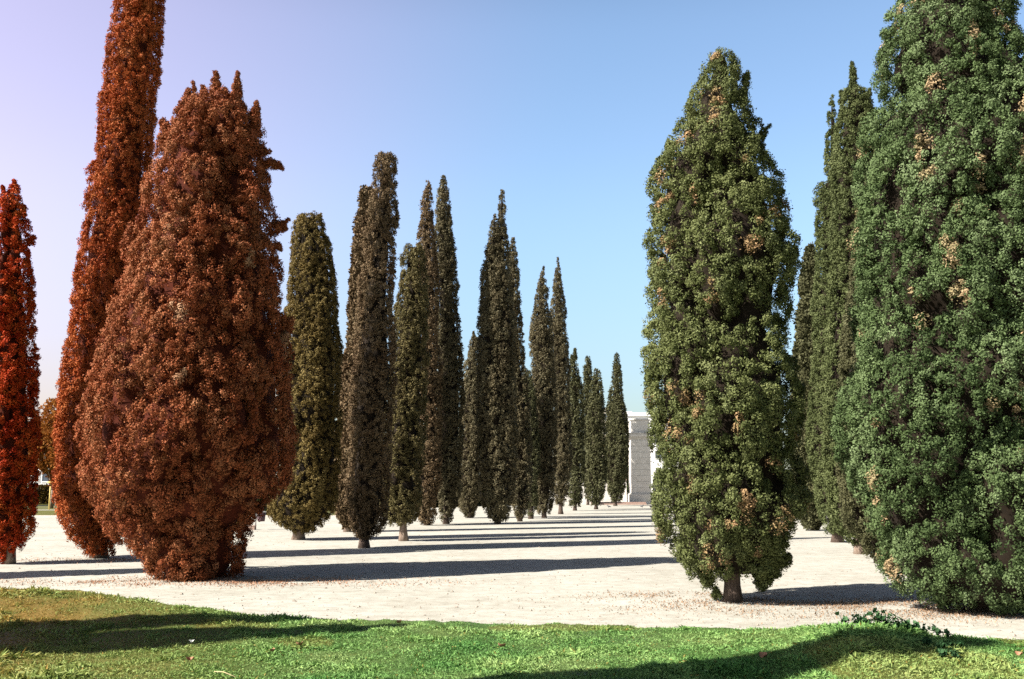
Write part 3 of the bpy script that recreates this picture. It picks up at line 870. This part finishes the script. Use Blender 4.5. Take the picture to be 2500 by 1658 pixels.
# ------------------------------------------------------------------ hedges, far trees
def hedge(name, label, p0, p1, width, h, mat, dens=26, leaf=0.22, group=None, dome=0.25):
    p0, p1 = np.array(p0, float), np.array(p1, float)
    ax = p1 - p0; ln = np.linalg.norm(ax); ax /= ln
    nx = np.array([ax[1], -ax[0]])
    o = thing(name, label, 'hedge', (p0[0], p0[1], 0), group)
    mb = MB()
    n = int(ln * (2 * h + width) * dens)
    a = rng.random(n) * ln
    t = rng.random(n) * (2 * h + width)
    hh = h * (1 - dome * vn(a * 0.45 + 10, a * 0 + 3.5, int(h * 100)))
    side = np.where(t < h, -1, np.where(t > h + width, 1, 0))
    off = np.where(side == 0, (t - h) - width / 2, side * width / 2)
    z = np.where(side == 0, hh, np.where(side < 0, t, t - h - width) / h * hh)
    off = off + 0.25 * (vn(a * 1.2 + 9, z * 1.2 + 9, 31) - 0.5)
    P = np.stack([p0[0] + ax[0] * a + nx[0] * off, p0[1] + ax[1] * a + nx[1] * off, z], -1)
    nr = np.stack([nx[0] * side, nx[1] * side, np.where(side == 0, 1.0, .4)], -1)
    leaf_cards(mb, P, nr, np.full(n, leaf), 7, np.clip(rng.normal(.5, .2, n), 0, 1), np.zeros(n), spread=0.7)
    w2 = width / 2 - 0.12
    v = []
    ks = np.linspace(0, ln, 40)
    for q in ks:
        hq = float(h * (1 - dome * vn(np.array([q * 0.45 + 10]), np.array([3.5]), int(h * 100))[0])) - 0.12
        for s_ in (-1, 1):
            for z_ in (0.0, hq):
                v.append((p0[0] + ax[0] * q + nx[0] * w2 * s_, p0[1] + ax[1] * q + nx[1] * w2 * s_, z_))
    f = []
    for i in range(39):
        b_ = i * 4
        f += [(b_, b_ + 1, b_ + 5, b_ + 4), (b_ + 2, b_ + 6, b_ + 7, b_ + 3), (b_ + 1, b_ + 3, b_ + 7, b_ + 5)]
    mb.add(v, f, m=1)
    mb.build('foliage', [M[mat], M['inner']], o, (p0[0], p0[1], 0))
    return o


def leafy_tree(name, label, X, Y, h, r, mat, group=None, bark='palebark', lean=0.0, dens=30, leaf=0.25, crown_from=0.28, bare=False):
    o = thing(name, label, 'tree', (X, Y, 0), group)
    t = MB()
    zs = np.linspace(-0.05, h * 0.72, 10)
    t.tube(np.stack([X + lean * zs, np.full(10, Y), zs], -1), np.linspace(0.17, 0.05, 10), 10, rough=.2)
    cz_ = h * (1 + crown_from) / 2
    rz_ = h * (1 - crown_from) / 2
    for i in range(12):
        a = i * 2.4
        z0 = h * (crown_from + 0.03 * i)
        e = np.array([X + lean * z0 + r * .75 * math.cos(a), Y + r * .75 * math.sin(a), z0 + r * 0.8])
        t.tube(np.array([(X + lean * z0, Y, z0), (X + lean * z0 + r * .3 * math.cos(a), Y + r * .3 * math.sin(a), z0 + r * .25), e]), [0.06, 0.04, 0.015], 6)
    t.build('trunk', M[bark], o, (X, Y, 0))
    mb = MB()
    nc = 46
    d = rng.normal(0, 1, (nc, 3)); d /= np.linalg.norm(d, axis=1)[:, None]
    rad = rng.uniform(0.35, 0.92, nc)
    cc = np.stack([X + lean * cz_ + d[:, 0] * r * rad, Y + d[:, 1] * r * rad, cz_ + d[:, 2] * rz_ * rad], -1)
    per = int(4 * np.pi * r * r * dens / nc * 1.2)
    for c_ in cc:
        rr = r * rng.uniform(0.2, 0.36)
        dd = rng.normal(0, 1, (per, 3)); dd /= np.linalg.norm(dd, axis=1)[:, None]
        leaf_cards(mb, c_ + dd * (rr * rng.uniform(.5, 1, per))[:, None] * np.array([1, 1, .8]), dd + np.array([0, 0, .3]), np.full(per, leaf), 4,
                   np.clip(rng.normal(.5, .2, per), 0, 1), np.zeros(per), wide=.6)
    mb.build('crown', [M[mat]], o, (X, Y, 0))
    return o


def gx(px, Y):
    """X of a photo column on the plane at distance Y, near the horizon"""
    return across(px, 1185, Y)


leafy_tree('autumn_tree', 'orange autumn tree seen in the gap between the two leftmost cypresses', gx(128, 84), 84, 9.6, 3.4, 'autumn', lean=0.06, dens=52, leaf=.26, crown_from=.13)
hedge('hedge', 'yellowish clipped hedge beyond the yellow post at the far left', (gx(-60, 104), 104), (gx(330, 104), 104), 1.6, 2.0, 'yhedge', dome=.12)
hedge('hedge', 'dark hedge running behind the left row of cypresses', (-24, 72), (2.5, 108), 2.0, 2.6, 'hedge')
hedge('hedge', 'low hedge on the far grass strip behind the litter bin', (gx(470, 66), 66.5), (gx(745, 66), 66.5), 1.0, 0.9, 'hedge', dome=.3)
hedge('hedge', 'tall dark hedge far behind the right row of cypresses', (gx(1930, 78), 78), (gx(2700, 66), 66), 2.0, 3.4, 'hedge')
leafy_tree('round_tree', 'yellow-green tree standing behind the low wall left of the stone pillar', gx(1528, 117), 117, 9.0, 2.7, 'yhedge', dens=30, leaf=.34, crown_from=.22)
leafy_tree('round_tree', 'dark shrubby tree behind the low wall beside the stone pillar', gx(1510, 114), 114, 5.2, 2.0, 'hedge', dens=30, leaf=.3, crown_from=.15)
leafy_tree('round_tree', 'dark leafy tree far behind the leftmost cypress', gx(-40, 96), 96, 9.0, 4.0, 'hedge', dens=24, leaf=.34)

# the far grass strip, its kerb and path
b = MB()
b.add([(gx(-200, 63.6), 63.6, .10), (gx(1000, 63.6), 63.6, .10), (gx(1000, 110), 110, .10), (gx(-200, 110), 110, .10)], [(0, 1, 2, 3)], d=np.full(4, .35))
tag(b.build('grass_strip', M['turf']), kind='structure')
b = MB()
b.box(gx(-200, 63.4), gx(1000, 63.4), 63.3, 63.6, -0.02, .13)
tag(b.build('kerb', M['palekerb']), kind='structure')
b = MB()
b.add([(gx(-100, 77), 77.4, .108), (gx(420, 77), 77.4, .108), (gx(420, 79), 79.2, .108), (gx(-100, 79), 79.2, .108)], [(0, 1, 2, 3)])
tag(b.build('path', M['gravel']), kind='structure')

# ------------------------------------------------------------------ litter bin, kerb end, posts
bx, by = ground(623.5, 1293)
o = thing('litter_bin', 'dark rounded litter bin hung on a pale steel post behind the broad rust-tinted cypress', 'litter bin', (bx, by, 0))
b = MB(); b.tube([(bx, by, -.02), (bx, by, .5), (bx, by, .97)], .035, 12); b.build('post', M['steel'], o, (bx, by, 0))
b = MB(); cxx = bx + .25
b.lathe([(0.005, .36), (.155, .37), (.165, .40), (.20, .80), (.185, .80), (.15, .42), (.005, .41)], 28, (cxx, by, 0)); bk = b.build('bucket', M['binpaint'], o, (bx, by, 0))
b = MB(); b.lathe([(.198, .775), (.213, .78), (.216, .80), (.213, .82), (.19, .82), (.187, .801)], 28, (cxx, by, 0)); b.build('rim', M['steel'], bk, (bx, by, 0))
b = MB(); b.box(bx + .02, bx + .085, by - .03, by + .03, .47, .74); b.build('bracket', M['steel'], o, (bx, by, 0))

x0, y0 = ground(400, 1296); x1, y1 = ground(621, 1294)
b = MB(); b.box(x0, x1, y1, y1 + .3, -.02, .17)
b.box(x0 - .01, x1 + .012, y1 - .012, y1 + .312, .17, .20)
kb = b.build('stone_edging', M['kerbstone'], None, ((x0 + x1) / 2, y1, 0)); tag(kb, 'low brown stone edging beside the litter bin post', 'edging')
sx, sy = ground(585, 1286)


def shrub(name, label, X, Y, z0, r, h, mat, leaf=.08, n=420, group=None):
    o = thing(name, label, 'shrub', (X, Y, z0), group)
    mb = MB()
    d = rng.normal(0, 1, (n, 3)); d[:, 2] = abs(d[:, 2]); d /= np.linalg.norm(d, axis=1)[:, None]
    rr = rng.uniform(.5, 1.05, n) * (0.75 + 0.5 * vn(d[:, 0] * 2 + 9, d[:, 1] * 2 + 9, 77))
    P = np.stack([X + d[:, 0] * r * rr, Y + d[:, 1] * r * rr, z0 + .03 + d[:, 2] * h * rr], -1)
    leaf_cards(mb, P, d, np.full(n, leaf), 6, np.clip(rng.normal(.5, .2, n), 0, 1), np.zeros(n), wide=.5)
    mb.build('foliage', [M[mat]], o, (X, Y, z0))
    t = MB()
    for i in range(5):
        a = i * 1.3
        t.tube([(X, Y, z0 - .02), (X + .5 * r * math.cos(a), Y + .5 * r * math.sin(a), z0 + .6 * h)], [.015, .006], 6)
    t.build('stem', M['bark'], o, (X, Y, z0))


shrub('low_shrub', 'small yellow-green shrub sitting above the low stone edging by the litter bin', sx + .45, y1 + .75, 0, .55, .42, 'yhedge')

px_, py_ = ground(119.4, 1247)
Yp = 78.6
X = across(119.4, 1247, Yp)
o = thing('lamp_post', 'pale yellow post with a flat disc top on the far left grass strip', 'post', (X, Yp, .1))
b = MB(); b.tube([(X, Yp, .05), (X, Yp, 1.1), (X, Yp, 2.18)], [.06, .055, .05], 12); b.build('pole', M['yellow'], o, (X, Yp, .1))
b = MB(); b.lathe([(.01, 2.185), (.27, 2.19), (.29, 2.22), (.26, 2.26), (.06, 2.30), (.01, 2.30)], 24, (X, Yp, 0)); b.build('disc_top', M['yellow'], o, (X, Yp, .1))
X = across(134.5, 1240, 80.5)
b = MB(); b.tube([(X, 80.5, .05), (X, 80.5, 1.0), (X, 80.5, 1.85)], .045, 10); b.lathe([(.05, 1.85), (.055, 1.87), (.03, 1.92), (.005, 1.93)], 10, (X, 80.5, 0))
tag(b.build('bollard_post', M['steel'], None, (X, 80.5, .1)), 'thin grey post right of the yellow post, almost hidden by the red-tinted cypress', 'post')


# ------------------------------------------------------------------ pillar, walls, buildings
PY = 108.0
PX = gx(1562.5, PY)


def course(mb, hw, z0, z1):
    mb.box(PX - hw, PX + hw, PY - hw, PY + hw, z0, z1)


o = thing('stone_pillar', 'tall pale stone gate pillar with a moulded cornice at the end of the avenue', 'pillar', (PX, PY, 0))
b = MB(); course(b, 1.42, 0, .22); course(b, 1.30, .22, 1.05); course(b, 1.20, 1.05, 1.16); b.build('plinth', M['stone'], o, (PX, PY, 0))
b = MB(); z = 1.16
for i in range(9):
    course(b, 1.06 - .012 * i * .3, z, z + .60); course(b, 1.03 - .012 * i * .3, z + .60, z + .625); z += .625
zc_ = z
course(b, 1.0, z, z + .10)
b.build('shaft', M['stone'], o, (PX, PY, 0))
b = MB(); z += .10
for hw, dz in ((1.06, .10), (1.16, .08), (1.30, .12), (1.42, .22), (1.36, .06), (1.46, .10)):
    course(b, hw, z, z + dz); z += dz
b.build('cornice', M['stone'], o, (PX, PY, 0))
b = MB(); course(b, 1.0, z, z + 1.35); z += 1.35; course(b, 1.08, z, z + .10); course(b, .9, z + .10, z + .2)
b.build('cap_block', M['stone'], o, (PX, PY, 0))


def low_wall(label, x0, x1, y, h):
    o = thing('boundary_wall', label, 'wall', ((x0 + x1) / 2, y, 0))
    l_ = ((x0 + x1) / 2, y, 0)
    b = MB(); b.box(x0, x1, y - .2, y + .2, .55, h - .14); b.build('wall_face', M['stone'], o, l_)
    b = MB(); b.box(x0, x1, y - .27, y + .27, 0, .55); b.build('plinth', M['stone'], o, l_)
    b = MB(); b.box(x0, x1, y - .28, y + .28, h - .14, h); b.build('coping', M['kerbstone'], o, l_)


low_wall('low pale stone wall joining the left side of the gate pillar', PX - 9, PX - 1.44, PY + .3, 2.65)
low_wall('low pale stone wall running right from the gate pillar behind the olive-green cypress', PX + 1.44, PX + 22, PY + .3, 2.65)
b = MB(); xx, yy = ground(1500, 1233)
b.box(PX - 5.5, PX + .2, PY - 3.6, PY - 3.0, -.02, .14); b.box(PX - 5.5, PX + .2, PY - 3.0, PY - 2.4, -.02, .28)
tag(b.build('stone_step', M['kerbstone'], None, (PX - 2.6, PY - 3, 0)), 'two shallow dark stone steps in front of the gate pillar', 'steps')


def building(label, x0, x1, y, depth, h, mat, rows, cols, ww, wh, parapet=.6, extra=None, skip=0):
    o = thing('building', label, 'building', ((x0 + x1) / 2, y, 0))
    l_ = ((x0 + x1) / 2, y, 0)
    b = MB(); b.box(x0, x1, y, y + depth, 0, h); b.build('wall', M[mat], o, l_)
    b = MB(); b.box(x0 - .25, x1 + .25, y - .25, y + depth + .25, h, h + .18)
    b.box(x0 - .05, x1 + .05, y - .05, y + .2, h + .18, h + .18 + parapet)
    b.box(x0 - .05, x1 + .05, y + depth - .2, y + depth + .05, h + .18, h + .18 + parapet)
    if extra:
        for (a, c, zt) in extra:
            b.box(a, c, y + 2, y + 5, h + .18, h + zt)
    b.build('roof', M['roofdark' if mat == 'cream' else mat], o, l_)
    fh = h / rows
    for r_ in range(skip, rows):
        for c_ in range(cols):
            xc = x0 + (c_ + .5) * (x1 - x0) / cols
            zb = r_ * fh + fh * .28
            b = MB()
            for (xa, xb, za, zb2) in ((xc - ww / 2 - .12, xc - ww / 2, zb - .12, zb + wh + .12), (xc + ww / 2, xc + ww / 2 + .12, zb - .12, zb + wh + .12),
                                      (xc - ww / 2, xc + ww / 2, zb + wh, zb + wh + .12), (xc - ww / 2, xc + ww / 2, zb - .12, zb)):
                b.box(xa, xb, y - .10, y + .02, za, zb2)
            wn = b.build('window', M['plaster'], o, l_)
            b = MB(); b.box(xc - ww / 2, xc + ww / 2, y - .03, y + .02, zb, zb + wh); b.build('pane', M['glass'], wn, l_)


h1 = height_at(1016, 220)[0]
building('long white flat-roofed building showing above the stone pillar', gx(1500, 220), gx(1760, 220), 220, 14, h1, 'plaster', 5, 6, 1.3, 1.7, extra=[(gx(1533, 222), gx(1546, 222), 1.2)], skip=2)
h2 = height_at(1003, 260)[0]
building('cream building peeping between the last two far cypresses left of the pillar', gx(1440, 260), gx(1522, 260), 260, 12, h2, 'cream', 6, 3, 1.3, 1.8, skip=4)
h3 = height_at(954, 150)[0]
building('white apartment block showing in the gap right of the broad rust-tinted cypress', gx(575, 150), gx(725, 150), 150, 10, h3, 'plaster', 5, 4, 1.2, 1.5, skip=3)
h4 = height_at(1150, 140)[0]
building('low white building glimpsed beneath the orange autumn tree', gx(20, 140), gx(150, 140), 140, 8, h4, 'plaster', 2, 5, 1.0, 1.3, parapet=.3, skip=0)


# ------------------------------------------------------------------ pigeons
def pigeon(label, px, py, rz):
    X, Y = ground(px, py)
    o = thing('pigeon', label, 'pigeon', (X, Y, 0), 'pigeons on the far gravel', rz)
    b = MB()
    sp = np.array([(.185, 0, .235), (.165, 0, .24), (.15, 0, .25), (.125, 0, .258), (.10, 0, .24), (.08, 0, .205), (.04, 0, .17), (-.02, 0, .15), (-.08, 0, .14), (-.13, 0, .13), (-.19, 0, .118), (-.23, 0, .112)])
    b.tube(sp, [.004, .010, .024, .030, .028, .036, .058, .066, .054, .036, .026, .018], 12)
    for s in (-1, 1):
        b.tube([(0.0, s * .03, .11), (.005, s * .03, .05), (.0, s * .03, .004)], [.014, .008, .006], 6)
        b.tube([(-.02, s * .03, .006), (.04, s * .03, .006)], .005, 6)
    b.build('body', M['pigeon'], o)
    b = MB()
    for s in (-1, 1):
        b.tube([(.06, s * .052, .17), (-.02, s * .068, .155), (-.10, s * .05, .14), (-.19, s * .02, .125)], [.018, .03, .024, .006], 8)
    b.build('wing', M['pigeon'], o)


pigeon('dark pigeon on the gravel left of the stone pillar, by the last cypress', 1486, 1240.5, 2.9)
pigeon('dark pigeon on the gravel in front of the stone pillar', 1568, 1240, 0.6)
pigeon('dark pigeon on the gravel by the edge of the olive-green cypress', 1589, 1241.5, 3.4)


# ------------------------------------------------------------------ weeds and fallen leaves on the lawn
def weed(px, py, zc, size, n, label):
    X, Y = ground(px, py, zc)
    Z = float(lawn_h(np.array([X]), np.array([Y]))[0][0])
    o = thing('leafy_weed', label, 'weed', (X, Y, Z), 'leafy weeds on the lawn rim')
    lv, stt = MB(), MB()
    for i in range(n):
        a = rng.uniform(0, 2 * math.pi)
        l_ = size * .85 * rng.uniform(.5, 1.1)
        lean = rng.uniform(.15, .8)
        e = np.array([X + math.cos(a) * l_ * lean, Y + math.sin(a) * l_ * lean, Z + l_ * rng.uniform(.7, 1)])
        stt.tube([(X, Y, Z - .02), ((X + e[0]) / 2, (Y + e[1]) / 2, (Z + e[2]) / 2 + .02), tuple(e)], [.005, .004, .003], 5)
        rr = rng.uniform(.018, .036)
        nn = np.array([math.cos(a) * .5, math.sin(a) * .5, .8]) + rng.normal(0, .35, 3); nn /= np.linalg.norm(nn)
        u = np.cross(nn, (0, .3, 1)); u /= np.linalg.norm(u); v_ = np.cross(nn, u)
        m_ = 11
        th = np.arange(m_) / m_ * 2 * np.pi
        rd = rr * (1 + .22 * np.cos(th * 5)) * np.where(np.arange(m_) == 0, .55, 1)
        ring = e + (np.cos(th) * rd)[:, None] * u + (np.sin(th) * rd)[:, None] * v_ + (0.25 * rr * np.cos(th * 5))[:, None] * nn
        tn = np.full(m_ + 1, rng.random())
        lv.add(np.vstack([ring, e - nn * rr * .25]), [(i_, (i_ + 1) % m_, m_, m_) for i_ in range(m_)], t=tn)
    lv.build('leaf', [M['weed']], o, (X, Y, Z)).name = 'foliage'
    stt.build('stem', M['weed'], o, (X, Y, Z))


spots = [(2008, 1536, .22, .12, 9), (2062, 1531, .3, .15, 14), (2095, 1530, .32, .2, 20), (2120, 1530, .32, .16, 12), (2145, 1531, .32, .2, 22), (2165, 1532, .32, .24, 26),
         (2190, 1537, .3, .17, 18), (2212, 1541, .28, .18, 12), (2228, 1544, .26, .14, 14), (2256, 1551, .24, .17, 9), (2290, 1556, .2, .12, 14), (2313, 1559, .2, .12, 7)]
for i, (a, c, d, e, n) in enumerate(spots):
    weed(a, c, d, e, n, 'small leafy weed on the rim of the lawn below the big sage-green cypress')
for i, (a, c) in enumerate([(2295, 1580), (2318, 1576), (2342, 1574), (2300, 1590), (2262, 1574), (2330, 1588)]):
    weed(a, c, .22, .10, 22, 'low round-leaved weed clump on the lawn just inside the rim')


def leaf_on_lawn(px, py, size, mat, label, group):
    X, Y = ground(px, py, .1)
    for _ in range(4):
        Z = float(lawn_h(np.array([X]), np.array([Y]))[0][0]); X, Y = ground(px, py, Z)
    a = rng.uniform(0, 6.28)
    t = np.linspace(0, 1, 7)
    wv = size * .34 * np.sin(np.pi * np.clip(t * .94 + .03, 0, 1)) ** .8
    x_ = (t - .5) * size
    zb = .035 + .03 * (2 * t - 1) ** 2
    up = np.stack([x_, wv, zb + .018], -1); dn = np.stack([x_, -wv, zb + .022], -1); md = np.stack([x_, 0 * t, zb], -1)
    v = np.vstack([up, md, dn])
    f = [(i, i + 1, i + 8, i + 7) for i in range(6)] + [(i + 7, i + 8, i + 15, i + 14) for i in range(6)]
    rot = np.array([[math.cos(a), -math.sin(a), 0], [math.sin(a), math.cos(a), 0], [0, 0, 1]])
    tilt = np.array([[1, 0, 0], [0, .8, -.6], [0, .6, .8]])
    v = v @ tilt.T @ rot.T + np.array([X, Y, Z + .02])
    b = MB(); b.add(v, f, smooth=True)
    tag(b.build('fallen_leaf' if mat == 'deadleaf' else 'paper_scrap', M[mat], None, (X, Y, Z)), label, 'leaf' if mat == 'deadleaf' else 'litter', group)


GL = 'dead leaves lying on the lawn'
for a, c, s, lab in ((980, 1530, .10, 'dead leaf on the lawn near the end of the two left shadows'), (735, 1586, .09, 'curled brown leaf on the grass left of centre'),
                     (672, 1602, .08, 'small brown leaf on the grass below the end of the lower left shadow'), (1220, 1590, .11, 'pale tan leaf on the sunlit grass, bottom centre'),
                     (1872, 1614, .13, 'pinkish dead leaf lying inside the lower right shadow'), (2032, 1549, .08, 'russet leaf on the sunlit lawn rim left of the weeds'),
                     (2495, 1610, .09, 'brown leaf on the grass at the right edge of the photo'), (465, 1622, .08, 'dark red leaf on the yellow-tinted grass, lower left')):
    leaf_on_lawn(a, c, s, 'deadleaf', lab, GL)
leaf_on_lawn(470, 1578, .06, 'paper', 'small white scrap on the grass below the lower left shadow', None)
X, Y = ground(545, 1649, .12)
Z = float(lawn_h(np.array([X]), np.array([Y]))[0][0])
b = MB(); b.tube([(X - .12, Y + .1, Z + .06), (X, Y, Z + .075), (X + .16, Y - .13, Z + .05)], [.004, .005, .003], 6)
tag(b.build('dry_stalk', M['straw'], None, (X, Y, Z)), 'single pale dry stalk lying on the grass at the bottom', 'stalk')


# ------------------------------------------------------------------ litter under the trees and stones on the gravel
def litter(name, label, patches, n, mat, s0, s1):
    b = MB()
    for (px, py, hx, hy, wgt) in patches:
        k_ = int(n * wgt)
        X0, Y0 = ground(px, py)
        xs = X0 + rng.normal(0, hx, k_); ys = Y0 + rng.normal(0, hy, k_)
        keepm = vn(xs * 1.6 + 90, ys * 1.6 + 90, 41) > rng.uniform(.15, .75, k_)
        _, s = lawn_h(xs, ys)
        keepm &= s < -0.5
        xs, ys = xs[keepm], ys[keepm]; k_ = len(xs)
        a = rng.uniform(0, 6.28, k_)
        l_ = rng.uniform(s0, s1, k_); w_ = l_ * rng.uniform(.2, .6, k_)
        z0 = rng.uniform(.006, .02, k_)
        ca, sa = np.cos(a), np.sin(a)
        P = np.stack([xs, ys, z0], -1)
        D = np.stack([ca * l_, sa * l_, rng.normal(0, .008, k_)], -1); E = np.stack([-sa * w_, ca * w_, rng.normal(0, .008, k_)], -1)
        v = np.stack([P - D, P - E, P + D, P + E], 1).reshape(-1, 3)
        b.add(v, np.arange(k_ * 4).reshape(-1, 4))
    tag(b.build(name, mat), label, 'litter', kind='stuff')


M['needle'] = rough_mat('needle_litter', (0.20, 0.12, 0.07), (0.34, 0.23, 0.15), 6, 0.9, 0)
M['rustneedle'] = rough_mat('rust_needle_litter', (0.30, 0.14, 0.08), (0.46, 0.28, 0.18), 6, 0.9, 0)
litter('needle_litter', 'brown needle litter on the gravel under the two big right cypresses', [(1640, 1455, .9, .35, .10), (1900, 1478, 1.8, .6, .20), (2150, 1482, 1.5, .8, .35), (2350, 1495, 2.0, .7, .35), (1790, 1468, .5, .3, .06)], 20000, M['needle'], .005, .017)
litter('needle_litter', 'reddish needle litter on the gravel around the foot of the broad rust-tinted cypress', [(520, 1420, 1.6, .55, .7), (300, 1420, 1.2, .5, .3), (230, 1368, 1.2, .5, .25), (760, 1425, 1.6, .5, .25)], 10000, M['rustneedle'], .006, .020)

M['pebble'] = rough_mat('pebble', (0.22, 0.17, 0.13), (0.46, 0.40, 0.34), 40, 0.9, 0)
b = MB()
n = 5200
ph_ = rng.uniform(-.56, .56, n); rh = 13 * (46 / 13.0) ** (rng.random(n) ** 1.25)
xs, ys = rh * np.sin(ph_), rh * np.cos(ph_)
_, s = lawn_h(xs, ys)
ok = s < -.45
xs, ys = xs[ok], ys[ok]; n = len(xs)
octa = np.array([(1, 0, 0), (0, 1, 0), (-1, 0, 0), (0, -1, 0), (0, 0, 1), (0, 0, -.4)], float)
of = np.array([(0, 1, 4, 4), (1, 2, 4, 4), (2, 3, 4, 4), (3, 0, 4, 4), (1, 0, 5, 5), (2, 1, 5, 5), (3, 2, 5, 5), (0, 3, 5, 5)])
sz = .008 + .028 * rng.random(n) ** 4
sh = octa[None] * sz[:, None, None] * rng.uniform(.6, 1.3, (n, 6, 1)) * np.array([1, 1, .7])
a = rng.uniform(0, 6.28, n)
rx = sh[..., 0] * np.cos(a)[:, None] - sh[..., 1] * np.sin(a)[:, None]
ry = sh[..., 0] * np.sin(a)[:, None] + sh[..., 1] * np.cos(a)[:, None]
v = np.stack([rx + xs[:, None], ry + ys[:, None], sh[..., 2] + .004], -1).reshape(-1, 3)
f = (of[None] + (np.arange(n) * 6)[:, None, None]).reshape(-1, 4)
b.add(v, f, smooth=False)
tag(b.build('pebbles', M['pebble']), 'loose pebbles and clods scattered over the pale gravel', 'pebbles', kind='stuff')
